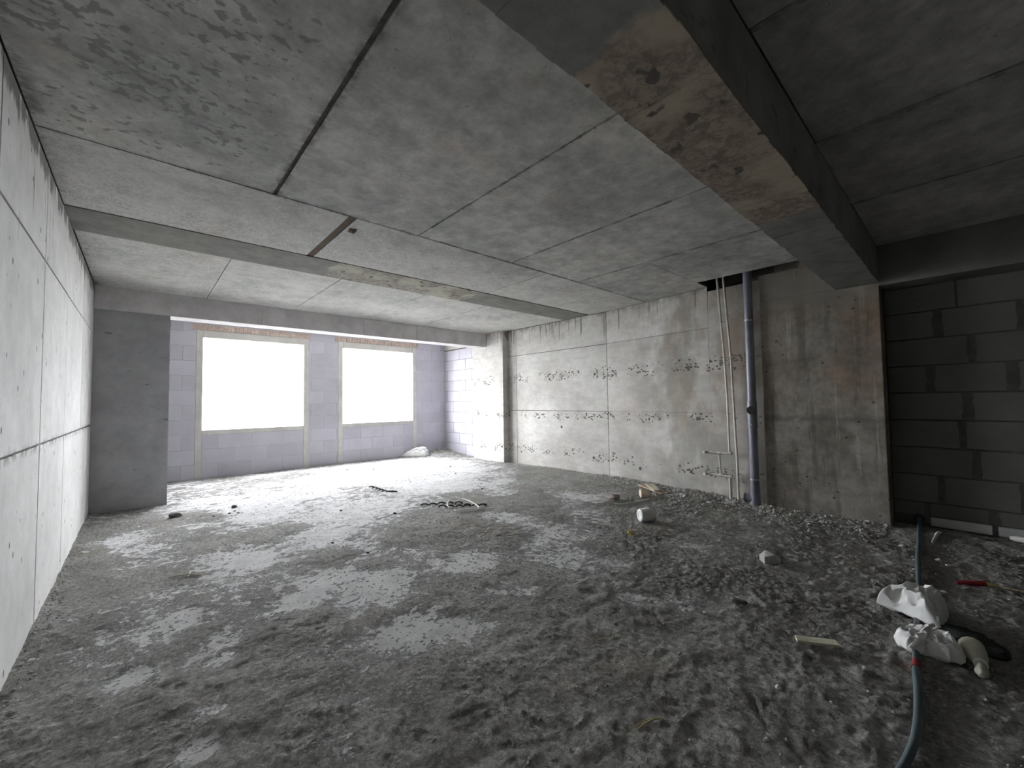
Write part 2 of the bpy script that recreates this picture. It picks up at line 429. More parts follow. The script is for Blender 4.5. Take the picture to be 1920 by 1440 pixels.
# ------------------------------------------------------------------ floor
def floor_fields(X, Y):
    """dirt cover 0..1 and height of the floor at the given points"""
    n = fbm(X, Y, 1.6, 5, 3, 0.58)
    d = 0.67 + (n - 0.5) * 1.15
    d = d + 0.10 * np.clip((3.2 - Y) / 2.0, 0, 1) + 0.05 * np.clip((X - 3.4) / 1.6, 0, 1)
    d = d - 0.25 * np.clip((Y - 4.8) / 2.6, 0, 1) + 0.10 * np.clip((Y - 9.3) / 1.0, 0, 1)
    clean = [(0.78, 4.53, .35), (1.67, 4.7, .47), (1.89, 3.63, .46), (1.16, 3.77, .27), (1.42, 2.54, .22), (1.68, 2.27, .18),
             (1.39, 3.21, .25), (.45, 3.28, .14), (.25, 3.1, .13), (.27, 2.57, .10), (2.97, 2.77, .31), (3.05, 2.33, .29),
             (.23, 2.31, .09), (3.31, 3.33, .42), (-.01, 3.15, .10), (2.18, 5.73, .7), (1.47, 7.3, .9), (4.46, 6.63, 1.1),
             (3.52, 4.02, .35), (5.12, 4.07, .42), (2.48, 3.24, .21), (.91, 3.44, .16), (-.08, 6.42, .24), (.39, 2.97, .10),
             (2.12, 2.5, .17), (.27, 3.83, .08), (2.31, 2.33, .1), (2.25, 3.1, .2), (2.77, 1.76, .12), (4.24, 8.64, 1.5)]
    for x, y, r in clean:
        q = ((X - x) ** 2 + (Y - y) ** 2) / (r * 1.15) ** 2
        d = d - 0.42 * np.exp(-q ** 1.5)
    dirt = [(-.02, 4.7, .27), (.98, 5.38, .09), (.64, 6.9, .43), (1.42, 4.28, .18), (2.66, 3.97, .36), (2.75, 3.7, .35), (3.92, 4.37, .3),
            (4.35, 4.37, .32), (2.72, 7.4, .19), (-.36, 5.65, .25), (1.62, 3.72, .1), (1.44, 5.46, .16)]
    for x, y, r in dirt:
        q = ((X - x) ** 2 + (Y - y) ** 2) / (r * 1.1) ** 2
        d = d + 0.40 * np.exp(-q)
    wr = np.where(Y < 1.84, 6.27, np.where(Y < 4.65, 6.40 + (Y - 1.84) / 2.81 * 0.32, 6.72))
    edge = np.clip(1 - (wr - X) / 1.0, 0, 1)
    d = d + 0.45 * edge * np.clip((7.5 - Y) / 2.0, 0.15, 1) + 0.25 * np.clip(1 - (X + 0.515) / 0.35, 0, 1)
    d = np.clip(d, 0, 1)
    lump = fbm(X, Y, 7, 4, 21, 0.55)
    ridge = 1 - np.abs(2 * fbm(X, Y, 5, 3, 33) - 1)
    small = fbm(X, Y, 26, 3, 44, 0.6)
    cover = np.clip((d - 0.35) / 0.4, 0, 1)
    rub = np.clip((X - 2.2) / 1.5, 0, 1) * np.clip((4.6 - Y) / 1.5, 0, 1)         # churned dirt on the right
    h = cover * (0.004 + 0.022 * (lump - 0.35) + (0.014 + 0.016 * rub) * (small - 0.35) + 0.009 * (ridge - 0.5) + (0.004 + .005 * rub) * (vnoise(X * 58, Y * 58, 91) - .5))
    h = h + 0.012 * (fbm(X, Y, 0.7, 2, 60) - 0.5)
    # rubble ridge along the right wall, heap under the board, heap in the far right corner
    t = np.clip(1 - np.abs(wr - 0.12 - X) / 0.38, 0, 1)
    h = h + 0.045 * t * t * (0.4 + lump) * np.clip((7.2 - Y) / 3, 0, 1) * np.clip((Y + 1) / 1.4, 0.2, 1)
    h = h + 0.05 * np.exp(-(((X - 6.05) / .28) ** 2 + ((Y - 2.95) / .4) ** 2)) * (0.4 + lump)
    h = h + 0.10 * np.exp(-(((X - 6.55) / .5) ** 2 + ((Y - 10.3) / .55) ** 2)) * (0.5 + lump)
    t2 = np.clip(1 - (X + 0.53) / 0.22, 0, 1)
    h = h + 0.03 * t2 * t2 * (0.3 + lump)
    h = h - 0.11 * np.exp(-(((X - 6.20) / .07) ** 2 + ((Y - 2.40) / .09) ** 2))      # broken-out pit by the pipes
    # straight joints in the screed showing through, and short tread marks churned into the dirt
    marks = [(1.95, 5.05, 2.02, 3.64, .02, .006), (2.04, 3.33, 2.1, 2.7, .02, .008), (1.23, 6.14, 1.21, 4.59, .018, .006), (2.92, 3.54, 3.48, 3.59, .02, .008)]
    q = random.Random(5)
    for _ in range(46):
        x0, y0 = q.uniform(1.3, 3.3), q.uniform(.25, 1.7); a = q.gauss(.75, .35); L = q.uniform(.06, .24)
        marks.append((x0, y0, x0 + L * math.cos(a), y0 + L * math.sin(a), q.uniform(.008, .016), q.choice((-1, 1, 1)) * q.uniform(.005, .011)))
    for (x0, y0, x1, y1, w, dep) in marks:
        dx, dy = x1 - x0, y1 - y0; L2 = dx * dx + dy * dy
        near = (X > min(x0, x1) - .15) & (X < max(x0, x1) + .15) & (Y > min(y0, y1) - .15) & (Y < max(y0, y1) + .15)
        if not near.any(): continue
        Xn, Yn = X[near], Y[near]
        s = np.clip(((Xn - x0) * dx + (Yn - y0) * dy) / L2, 0, 1)
        wob = 0.04 * (fbm(Xn, Yn, 8, 2, 71) - 0.5)
        dd = np.hypot(Xn - x0 - s * dx + wob, Yn - y0 - s * dy + wob)
        h[near] += dep * np.exp(-(dd / w) ** 2)
    return d, h

def fz(x, y):
    return float(floor_fields(np.array([x], float), np.array([y], float))[1][0])

def build_floor():
    xs = np.arange(-0.62, 7.0, 0.0135)
    ys = [-3.05]
    while ys[-1] < 10.7:
        y = ys[-1]
        ys.append(y + (0.05 if y < -0.6 else 0.0135 if y < 4.2 else 0.026))
    ys = np.array(ys)
    X, Y = np.meshgrid(xs, ys)
    d, h = floor_fields(X, Y)
    nx, ny = len(xs), len(ys)
    co = np.stack([X, Y, h], -1).reshape(-1, 3).astype(np.float32)
    i = (np.arange(ny - 1)[:, None] * nx + np.arange(nx - 1)[None, :]).reshape(-1)
    quads = np.stack([i, i + 1, i + 1 + nx, i + nx], -1).astype(np.int32)
    me = bpy.data.meshes.new('floor')
    me.vertices.add(len(co)); me.vertices.foreach_set('co', co.ravel())
    me.loops.add(quads.size); me.loops.foreach_set('vertex_index', quads.ravel())
    me.polygons.add(len(quads))
    me.polygons.foreach_set('loop_start', np.arange(0, quads.size, 4, dtype=np.int32))
    me.polygons.foreach_set('use_smooth', np.ones(len(quads), dtype=bool))
    me.update(calc_edges=True)
    at = me.attributes.new('dirt', 'FLOAT', 'POINT')
    at.data.foreach_set('value', d.astype(np.float32).ravel())
    at = me.attributes.new('dust', 'FLOAT', 'POINT')
    dust = np.clip(0.05 + 0.65 * np.clip((3.2 - Y) / 1.8, 0, 1) + 0.2 * np.clip((X - 3) / 2, 0, 1), 0, 0.85)
    at.data.foreach_set('value', dust.astype(np.float32).ravel())
    me.materials.append(MAT['floor'])
    o = bpy.data.objects.new('floor', me)
    COL.objects.link(o)
    tag(o, 'bare concrete floor with pale worn patches under grey dirt', 'floor', kind='structure')
    G().box(-0.9, 7.2, -3.3, 10.7, -0.4, -0.15).build('subfloor', MAT['shell'], o)
    return o
floor = build_floor()

# ------------------------------------------------------------------ ceiling: slab and the imprints of its form panels
def panel_xy(x0, x1, y0, y1, parent, mat=None, z=ZC, gap=0.013, th=0.014, name='panel'):
    j = lambda: random.uniform(-0.003, 0.003)
    a, b, c, d = x0 + gap / 2, x1 - gap / 2, y0 + gap / 2, y1 - gap / 2
    zz = z + random.uniform(-0.002, 0.002)
    p = [(a + j(), c + j(), zz), (b + j(), c + j(), zz), (b + j(), d + j(), zz), (a + j(), d + j(), zz)]
    q = [(u, v, z + th + 0.004) for u, v, w in p]
    g = G(); g.hexa(p + q)
    return g.build(name, mat or MAT['ceiling'], parent)

slab = G()
slab.box(-0.9, 6.12, -3.3, 10.75, ZC + .014, 3.5)            # main slab, cut back for the pipe hole
slab.box(6.12, 7.2, -3.3, 1.30, ZC + .014, 3.5)
slab.box(6.12, 7.2, 2.62, 10.75, ZC + .014, 3.5)
slab.box(6.05, 7.2, 1.2, 2.7, 3.95, 4.05)                    # unseen box closing the hole, added to keep sky light out
slab.box(6.05, 6.12, 1.2, 2.7, 3.5, 4.0); slab.box(7.1, 7.2, 1.2, 2.7, 3.5, 4.0)
slab.box(6.05, 7.2, 1.2, 1.30, 3.5, 4.0); slab.box(6.05, 7.2, 2.62, 2.7, 3.5, 4.0)
ceiling = slab.build('ceiling', MAT['joint'])
tag(ceiling, 'raw concrete ceiling with the imprints of large form panels', 'ceiling', kind='structure')
xs1 = [XL, 0.785, 2.10, 3.40, 4.70]
for i in range(4):
    panel_xy(xs1[i] + (0.008 if i == 1 else 0), xs1[i + 1] - (0.008 if i == 0 else 0), 1.0, 3.735, ceiling)
panel_xy(4.70, 6.12, 1.0, 2.62, ceiling, gap=0.004)
panel_xy(4.70, 6.66, 2.62, 3.735, ceiling, gap=0.003)
for a, b in [(XL, 1.40), (1.465, 4.06), (4.06, XR)]:
    panel_xy(a, b, 3.735, 5.055, ceiling, gap=0.012)
rj = panel_xy(1.405, 1.46, 3.72, 5.06, ceiling, MAT['rust_joint'], z=ZC + .008, gap=0, th=.006, name='rusty_joint')
rj['label'] = 'wide rusty brown joint'
for a, b in zip([XL, .76, 2.03, 3.36, 4.63, 5.87], [.76, 2.03, 3.36, 4.63, 5.87, XR]):
    panel_xy(a, b, 5.73, YB, ceiling, gap=0.011)
panel_xy(XL, XR + .03, 8.57, YW, ceiling)
for a, b in zip([XL, .80, 2.08, 3.37, 4.7], [.80, 2.08, 3.37, 4.7, XD]):
    panel_xy(a, min(b, 6.25), YN, YC0, ceiling, gap=0.012)

# ------------------------------------------------------------------ beams
b1 = G().box(XL - .02, XC + .02, YC0 + .012, 1.005, 2.805, ZC + .02).build('ceiling_beam', MAT['beam_deep'])
tag(b1, 'deep concrete beam overhead with a rough brown stretch on its underside', 'beam', kind='structure')
for a, b in [(XL, 2.05), (2.05, 3.60), (3.60, XC)]:
    G().box(a + .004, b - .004, YC0, YC0 + .02, 2.80, ZC).build('side_panel', MAT['beam_side'], b1)
g = G()
xs_ = np.linspace(XL, XC, 70)
for a, b in zip(xs_[:-1], xs_[1:]):                     # soffit skin with a ragged edge
    e0, e1 = random.uniform(-.006, .004), random.uniform(-.006, .004)
    g.box(a, b, YC0 - .002 + e0, 1.01 + e1, 2.797 + random.uniform(-.002, .002), 2.806)
g.build('soffit', MAT['beam_deep'], b1)

b2 = G().box(XL - .02, XR + .02, 5.068, 5.72, ZC - .004, ZC + .03).build('ceiling_beam', MAT['beam_flat'])
tag(b2, 'shallow flat beam crossing the ceiling from the left wall to the right wall', 'beam', kind='structure')

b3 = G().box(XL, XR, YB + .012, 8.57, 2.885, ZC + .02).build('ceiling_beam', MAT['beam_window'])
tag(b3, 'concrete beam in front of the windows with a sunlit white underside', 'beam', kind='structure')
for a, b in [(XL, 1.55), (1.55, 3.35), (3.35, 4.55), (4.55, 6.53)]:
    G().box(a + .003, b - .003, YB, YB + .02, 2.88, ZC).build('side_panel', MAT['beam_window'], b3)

# ------------------------------------------------------------------ left wall and left column
wl = G().box(-0.9, XL - .012, YN - .3, 10.75, -0.4, 3.5).build('wall_left', MAT['joint'])
tag(wl, 'pale formed concrete wall running along the left side', 'wall', kind='structure')
def panel_wall(p0, p1, z0, z1, mat, parent, gap=0.008, th=0.014, flip=1, name='panel'):
    """upright panel between two ground points, its face through them, thickness to the side"""
    a, b = Vector((p0[0], p0[1], 0)), Vector((p1[0], p1[1], 0))
    d = (b - a).normalized(); nrm = Vector((-d.y, d.x, 0)) * flip
    a = a + d * gap / 2; b = b - d * gap / 2
    o = nrm * random.uniform(-.001, .001)
    j = lambda: random.uniform(-.0025, .0025)
    lo = [a + o, b + o, b + nrm * th, a + nrm * th]
    pts = [(v.x, v.y, z0 + gap / 2) for v in lo] + [(v.x, v.y + j(), z1 - gap / 2 + j()) for v in lo]
    return G().hexa(pts).build(name, mat, parent)
for y0, y1 in zip([YN, -.4, 1.55, 3.02, 4.30, 5.50, 6.86, 7.55], [-.4, 1.55, 3.02, 4.30, 5.50, 6.86, 7.55, YB]):
    for z0, z1 in [(-.1, 1.245), (1.245, 2.53), (2.53, ZC - .006)]:
        panel_wall((XL, y0), (XL, y1), z0, z1, MAT['left'], wl, flip=1, gap=0.014)

lc = G().box(XL - .03, .315, YB, 8.57, -.1, 2.885).build('column', MAT['left_column'])
tag(lc, 'dark grey concrete column in the corner beside the left window', 'column', kind='structure')

# ------------------------------------------------------------------ window wall of aerated blocks
ww = empty('wall_far', (3.1, YW, 0))
tag(ww, 'pale block wall with two bare window openings at the far end', 'wall', kind='structure')
W1, W2, ZS, ZT = (0.93, 2.84), (3.75, 5.69), 0.985, 2.89
PW = 0.115
mg = G()
for x0, x1, z0, z1 in [(-.9, W1[0] - PW, -.4, 3.5), (W1[0] - PW, W1[1] + PW, -.4, ZS - .1), (W1[1] + PW, W2[0] - PW, -.4, 3.5),
                       (W2[0] - PW, W2[1] + PW, -.4, ZS - .1), (W2[1] + PW, 7.2, -.4, 3.5),
                       (W1[0] - PW, W1[1] + PW, ZT + .14, 3.5), (W2[0] - PW, W2[1] + PW, ZT + .14, 3.5)]:
    mg.box(x0, x1, YW + .006, YW + .2, z0, z1)
mg.build('mortar', MAT['mortar_pale'], ww)
def blocks_wall(u0, u1, z0, z1, put, bw=0.6, bh=0.3, gap=0.008, phase=0.0, zstart=0.0):
    """running bond clipped to a rectangle; put(a, b, c, d) builds one block"""
    r = math.floor((z0 - zstart) / bh)
    while zstart + r * bh < z1 - .02:
        c, d = max(z0, zstart + r * bh), min(z1, zstart + (r + 1) * bh)
        k0 = u0 - ((u0 + phase + (bw / 2 if r % 2 else 0)) % bw)
        while k0 < u1 - .01:
            a, b = max(u0, k0), min(u1, k0 + bw)
            if b - a > .03 and d - c > .03:
                put(a + gap / 2, b - gap / 2, c + gap / 2, d - gap / 2)
            k0 += bw
        r += 1
def put_far(a, b, c, d):
    e = random.uniform(-.0025, .0025)
    bevelled(G().box(a, b, YW + e, YW + .1, c, d).build('block', MAT['block_pale'], ww), .003, 1)
for u0, u1, z0, z1 in [(.30, W1[0] - PW, -.05, 3.2), (W1[0], W1[1], -.05, ZS - .1), (W1[1] + PW, W2[0] - PW, -.05, 3.2),
                       (W2[0], W2[1], -.05, ZS - .1), (W2[1] + PW, 6.75, -.05, 3.2)]:
    blocks_wall(u0, u1, z0, z1, put_far)
for k, (w, nm) in enumerate(((W1, 'larger window opening beside the left column'), (W2, 'narrow-looking window opening nearer the far right corner'))):
    wo = empty('window_%d' % (k + 1), ((w[0] + w[1]) / 2, YW, ZS))
    tag(wo, 'bare unglazed ' + nm, 'window', kind='structure')
    for sx in (w[0] - PW, w[1]):
        bevelled(G().box(sx, sx + PW, YW - .004, YW + .2, -.1, ZT + .15).build('cast_post', MAT['post'], wo), .006, 1)
    bevelled(G().box(w[0], w[1], YW - .002, YW + .2, ZS - .1, ZS).build('sill', MAT['post'], wo), .006, 1)
    bevelled(G().box(w[0], w[1], YW - .003, YW + .2, ZT, ZT + .15).build('lintel', MAT['post'], wo), .006, 1)
    # slanting brick course packed in above the lintel
    x = w[0] - .2
    while x < w[1] + .12:
        bwid = random.uniform(.052, .064)
        sl = random.uniform(.01, .03)
        z0, z1 = ZT + .155, ZT + .155 + random.uniform(.10, .125)
        y0 = YW - random.uniform(.004, .016)
        p = [(x, y0, z0), (x + bwid, y0, z0), (x + bwid, YW + .1, z0), (x, YW + .1, z0)]
        q = [(u + sl, v, z1) for u, v, _ in p]
        G().hexa(p + q).build('brick', MAT['brick'], wo)
        x += bwid + random.uniform(.006, .014)

# ------------------------------------------------------------------ right wall: block end, pier, formed panels
wr = empty('wall_right', (XR, 5.0, 0))
tag(wr, 'pitted pale concrete wall along the right side with dark drips and pit rows', 'wall', kind='structure')
g = G()
g.box(6.76, 7.2, 7.3, 10.75, -.4, 3.5)
g.box(XR + .012, 7.2, 4.65, 7.4, -.4, 3.5)
XM = XK + (2.62 - 1.84) / 2.81 * (XR - XK)
g.hexa([(XK + .012, 1.80, -.4), (7.2, 1.80, -.4), (7.2, 2.62, -.4), (XM + .012, 2.62, -.4),
        (XK + .012, 1.80, 3.15), (7.2, 1.80, 3.15), (7.2, 2.62, 3.15), (XM + .012, 2.62, 3.15)])
g.box(6.85, 7.2, 1.80, 2.62, 3.15, 3.6)                  # broken-out chase above the pipes
g.hexa([(XM + .012, 2.62, -.4), (7.2, 2.62, -.4), (7.2, 4.65, -.4), (XR + .012, 4.65, -.4),
        (XM + .012, 2.62, 3.5), (7.2, 2.62, 3.5), (7.2, 4.65, 3.5), (XR + .012, 4.65, 3.5)])
g.build('backing', MAT['joint'], wr)
def put_re(a, b, c, d):
    e = random.uniform(-.0025, .0025)
    bevelled(G().box(6.75 + e, 6.80, a, b, c, d).build('block', MAT['block_pale'], wr), .003, 1)
blocks_wall(8.74, YW, -.05, 3.02, put_re, phase=.2)
G().box(6.752, 6.80, 8.74, YW, 3.025, ZC).build('top_beam', MAT['post'], wr)
pier = empty('pier', (6.53, 8.1, 0))
pier.parent = wr; pier.matrix_parent_inverse = Matrix.Translation(-Vector(wr.location))
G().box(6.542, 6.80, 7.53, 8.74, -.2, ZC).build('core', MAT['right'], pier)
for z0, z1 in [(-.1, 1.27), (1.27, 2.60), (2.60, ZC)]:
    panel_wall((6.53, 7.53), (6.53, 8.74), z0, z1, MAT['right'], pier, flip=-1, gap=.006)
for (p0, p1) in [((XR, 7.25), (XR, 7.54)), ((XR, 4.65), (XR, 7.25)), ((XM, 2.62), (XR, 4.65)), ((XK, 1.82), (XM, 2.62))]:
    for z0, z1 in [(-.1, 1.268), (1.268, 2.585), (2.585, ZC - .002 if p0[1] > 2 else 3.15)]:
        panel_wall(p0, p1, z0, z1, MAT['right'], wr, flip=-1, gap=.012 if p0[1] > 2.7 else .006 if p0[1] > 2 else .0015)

# wide column that carries the deep beam
rc = empty('column', (XC, 1.2, 0))
tag(rc, 'wide brown-stained concrete column beside the grey drain pipe', 'column', kind='structure')
g = G().box(XC + .012, 7.2, YC0, YC1, -.4, 3.17)
g.box(XC + .012, 7.2, YC0, 1.38, 3.17, 3.6); g.box(6.85, 7.2, 1.38, YC1, 3.17, 3.6)
g.build('core', MAT['column'], rc)
for z0, z1 in [(-.1, 1.225), (1.225, 2.80), (2.80, 3.17)]:
    panel_wall((XC, YC0), (XC, YC1), z0, z1, MAT['column'], rc, flip=-1, gap=.008)

# ------------------------------------------------------------------ dark block wall in the unlit bay
wd = empty('wall_right_rear', (XD, -1.0, 0))
tag(wd, 'unlit grey block wall with smeared dark mortar right of the wide column', 'wall', kind='structure')
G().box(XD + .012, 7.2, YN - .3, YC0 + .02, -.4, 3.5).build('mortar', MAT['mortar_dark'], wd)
G().box(6.25, XD + .05, YN, YC0, 2.76, ZC).build('top_beam', MAT['shell'], wd)
def smear(y, z0, z1, w):
    n = 7
    L, Rr = [], []
    for i in range(n):
        t = i / (n - 1); z = z0 + (z1 - z0) * t
        L.append((y - w * random.uniform(.35, .6), z)); Rr.append((y + w * random.uniform(.35, .6), z))
    poly = L + Rr[::-1]
    xf, xb = XD - .006, XD + .02
    v = [(xf, a, b) for a, b in poly] + [(xb, a, b) for a, b in poly]
    m = len(poly)
    f = [tuple(range(m)), tuple(reversed(range(m, 2 * m)))] + [(i, m + i, m + (i + 1) % m, (i + 1) % m) for i in range(m)]
    mesh_obj('mortar_smear', v, f, MAT['mortar_dark'], wd)
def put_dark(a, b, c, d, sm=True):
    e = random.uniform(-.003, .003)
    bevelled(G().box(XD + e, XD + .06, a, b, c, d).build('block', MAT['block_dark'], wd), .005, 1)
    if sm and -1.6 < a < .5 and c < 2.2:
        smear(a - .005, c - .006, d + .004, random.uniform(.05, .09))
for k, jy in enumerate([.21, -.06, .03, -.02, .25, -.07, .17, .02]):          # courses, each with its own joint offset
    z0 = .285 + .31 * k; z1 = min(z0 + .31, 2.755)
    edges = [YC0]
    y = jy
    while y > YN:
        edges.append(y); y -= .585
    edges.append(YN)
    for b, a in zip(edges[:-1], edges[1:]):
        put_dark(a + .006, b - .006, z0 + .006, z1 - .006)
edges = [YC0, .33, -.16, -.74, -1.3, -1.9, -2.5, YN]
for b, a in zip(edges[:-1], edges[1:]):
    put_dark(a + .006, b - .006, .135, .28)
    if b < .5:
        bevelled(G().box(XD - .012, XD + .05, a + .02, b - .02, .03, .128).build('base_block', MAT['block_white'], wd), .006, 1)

wn = G().box(-.9, 7.2, YN - .3, YN, -.4, 3.5).build('wall_near', MAT['shell'])
tag(wn, 'rough concrete wall behind the viewpoint', 'wall', kind='structure')

# ------------------------------------------------------------------ materials of the things lying about
MAT['drain'] = plain('blue_grey_pipe_plastic', (0.17, 0.175, 0.215), 0.38, 0.45, 0.10, 6)
MAT['drain_dark'] = plain('dark_pipe_plastic', (0.06, 0.06, 0.07), 0.45, 0.4)
MAT['metal'] = plain('galvanised_clamp', (0.42, 0.42, 0.42), 0.4, 0.5)
MAT['supply'] = plain('dusty_white_pipe_plastic', (0.58, 0.56, 0.50), 0.5, 0.35, 0.12, 9)
MAT['white_tub'] = plain('white_tub_plastic', (0.80, 0.80, 0.80), 0.45, 0.35, 0.06, 12)
MAT['wood'] = None
def mat_wood(name, a, b):
    n = NB(name, 0.8)
    p = n.objpos()
    f = n.noise(n.scale(p, (1.5, 22, 22)), 2.0, 6, 0.6, 0.4)
    return n.done(n.mix(n.step(f, 0.35, 0.65), a, b), f, 0.3, 0.004)
MAT['wood'] = mat_wood('weathered_board', (0.30, 0.23, 0.17), (0.52, 0.43, 0.34))
MAT['wood_pale'] = mat_wood('pale_split_wood', (0.44, 0.42, 0.32), (0.60, 0.57, 0.45))
MAT['stick'] = plain('whitewashed_stick', (0.84, 0.83, 0.79), 0.8)
MAT['straw'] = plain('dry_straw', (0.52, 0.44, 0.24), 0.7)
MAT['cloth'] = plain('white_woven_cloth', (0.74, 0.74, 0.73), 0.85, 0.1, 0.07, 14, 0.25)
MAT['cloth_cream'] = plain('cream_cloth', (0.50, 0.49, 0.40), 0.9, 0.1, 0.12, 14, 0.3)
MAT['sack_shade'] = plain('dark_green_shade', (0.03, 0.036, 0.032), 0.95, 0.1, 0.2, 10, 0.3)  # near-black, carries the shadow beside the sacks
MAT['hose'] = plain('blue_grey_hose', (0.10, 0.13, 0.145), 0.45, 0.4, 0.12, 5)
MAT['red'] = plain('red_plastic', (0.22, 0.02, 0.025), 0.5, 0.35)
MAT['black'] = plain('black_ribbed_plastic', (0.02, 0.02, 0.024), 0.5, 0.4)
MAT['wire'] = plain('white_wire', (0.82, 0.81, 0.79), 0.5, 0.3)
MAT['stone'] = mat_grey('grey_rubble', (0.40, 0.395, 0.37), 0.25, 20)
MAT['stone_pale'] = mat_grey('pale_mortar_lump', (0.52, 0.515, 0.495), 0.18, 20)
MAT['clod'] = mat_grey('dark_earth_clod', (0.085, 0.083, 0.08), 0.3, 25)
MAT['ribbed'] = plain('dull_mauve_fibre', (0.27, 0.235, 0.225), 0.9, 0.1, 0.25, 30, 0.4)
MAT['yellow'] = plain('yellow_foam', (0.55, 0.44, 0.16), 0.9, 0.1, 0.25, 30, 0.4)
MAT['paper'] = plain('torn_tan_paper', (0.55, 0.47, 0.38), 0.85, 0.1, 0.2, 12, 0.3)
MAT['paper_in'] = plain('brown_roll_end', (0.27, 0.20, 0.145), 0.9, 0.1, 0.2, 18)
MAT['aerated'] = plain('aerated_block_chunk', (0.40, 0.395, 0.37), 0.95, 0.05, 0.12, 18, 0.4)

def arc(center, u, v, r, a0, a1, n=10):
    c, u, v = Vector(center), Vector(u), Vector(v)
    return [c + u * (r * math.cos(a0 + (a1 - a0) * i / n)) + v * (r * math.sin(a0 + (a1 - a0) * i / n)) for i in range(n + 1)]

def catmull(pts, n=5):
    P = [Vector(p) for p in pts]; out = []
    for i in range(len(P) - 1):
        a, b, c, d = P[max(i - 1, 0)], P[i], P[i + 1], P[min(i + 2, len(P) - 1)]
        for q in range(n):
            t = q / n
            out.append(.5 * ((2 * b) + (c - a) * t + (2 * a - 5 * b + 4 * c - d) * t * t + (3 * b - a - 3 * c + d) * t ** 3))
    out.append(P[-1]); return out

# ------------------------------------------------------------------ grey drain pipe
PX, PY = 6.215, 1.962
dp = empty('drain_pipe', (PX, PY, 0))
tag(dp, 'thick blue-grey plastic drain pipe rising beside the wide column', 'pipe')
def vt(z0, z1, r, name, mat, parent, seg=28):
    return autosmooth(G().tube([(PX, PY, z0), (PX, PY, z1)], r, seg).build(name, mat, parent))
vt(.16, 3.72, .054, 'pipe', MAT['drain'], dp)
vt(1.10, 1.42, .0605, 'access_fitting', MAT['drain'], dp)
toc = Vector((-PX, -PY, 0)).normalized()
side = Vector((-toc.y, toc.x, 0))
cp = [Vector((PX, PY, 1.325)) + toc * .035 - side * .012 + toc * t for t in (0, .04, .042, .052)]
autosmooth(G().tube(cp, [.05, .05, .056, .056], 24).build('access_cap', MAT['drain_dark'], dp))
vt(1.42, 1.445, .064, 'socket_ring', MAT['drain'], dp)
vt(1.085, 1.105, .065, 'socket_ring', MAT['drain'], dp)
vt(-.06, .30, .0605, 'base_tee', MAT['drain'], dp)
bt = autosmooth(G().tube([(PX, PY, .125), (PX - .01, PY + .085, .125), (PX - .012, PY + .125, .125)], [.052, .052, .052], 24, caps=False).build('branch_socket', MAT['drain'], dp))
G().tube([(PX - .012, PY + .118, .125), (PX - .012, PY + .122, .125)], .047, 24).build('branch_opening', MAT['drain_dark'], dp)
autosmooth(G().tube([(PX - .012, PY + .108, .125), (PX - .013, PY + .13, .125)], .058, 24, caps=False).build('socket_ring', MAT['drain_dark'], dp))
for z in (2.56, 1.13, .385):
    cl = vt(z - .011, z + .011, .0585, 'clamp', MAT['metal'], dp)
    G().tube([(PX + .055, PY, z), (XK - .002, PY + .02, z)], .006, 8).build('bracket', MAT['metal'], cl)
    G().box(PX - .07, PX - .054, PY - .012, PY + .012, z - .012, z + .012).build('bolt_lug', MAT['metal'], cl)

# ------------------------------------------------------------------ thin supply pipes
SX = 6.325
k = SX / 6.35
sa = empty('water_pipe', (SX, 2.33, 0))
tag(sa, 'thin white water pipe with two stub branches, left of its straight neighbour', 'pipe')
autosmooth(G().tube([(SX, 2.425 * k, 3.7), (SX, 2.415 * k, 3.25), (SX, 2.35 * k, 2.1), (SX, 2.328 * k, 1.5), (SX, 2.323 * k, .70)], .0155, 14).build('riser', MAT['supply'], sa))
autosmooth(G().tube([(SX, 2.30 * k, .695), (SX, 2.62 * k, .688)], .0165, 14).build('branch', MAT['supply'], sa))
autosmooth(G().tube([(SX, 2.47 * k, .685), (SX, 2.455 * k, .37)], .0135, 14).build('drop', MAT['supply'], sa))
autosmooth(G().tube([(SX, 2.62 * k, .368), (SX, 2.325 * k, .362)], .0165, 14).build('branch', MAT['supply'], sa))
autosmooth(G().tube([(SX, 2.325 * k, .385), (SX, 2.326 * k, -.12)], .0205, 14).build('lower_riser', MAT['supply'], sa))
for (y, z) in ((2.323, .70), (2.47, .688), (2.455, .366), (2.325, .362)):
    autosmooth(G().tube([(SX, y * k - .028, z), (SX, y * k + .028, z)], .0225, 14).build('tee_fitting', MAT['supply'], sa))
for z in (.688, .368):
    el = autosmooth(G().tube([(SX, 2.62 * k, z), (SX, 2.65 * k, z), (SX - .012, 2.665 * k, z), (SX - .05, 2.668 * k, z)], .021, 14).build('elbow', MAT['supply'], sa))
    G().tube([(SX - .05, 2.668 * k, z), (SX - .068, 2.668 * k, z)], .021, 12).build('plug', MAT['white_tub'], el)
for z, y in ((2.62, 2.38), (2.05, 2.348), (1.27, 2.326)):
    c = autosmooth(G().tube([(SX, y * k, z - .008), (SX, y * k, z + .008)], .0195, 14).build('clamp', MAT['metal'], sa))
    G().tube([(SX, y * k, z), (6.452, y * k, z)], .005, 6).build('bracket', MAT['metal'], c)
sb = empty('water_pipe', (SX, 2.24, 0))
tag(sb, 'thin straight white water pipe between the branched pipe and the drain pipe', 'pipe')
autosmooth(G().tube([(SX, 2.335 * k, 3.7), (SX, 2.327 * k, 3.25), (SX, 2.26 * k, 2.1), (SX, 2.225 * k, .6), (SX, 2.222 * k, -.1)], .0155, 14).build('riser', MAT['supply'], sb))
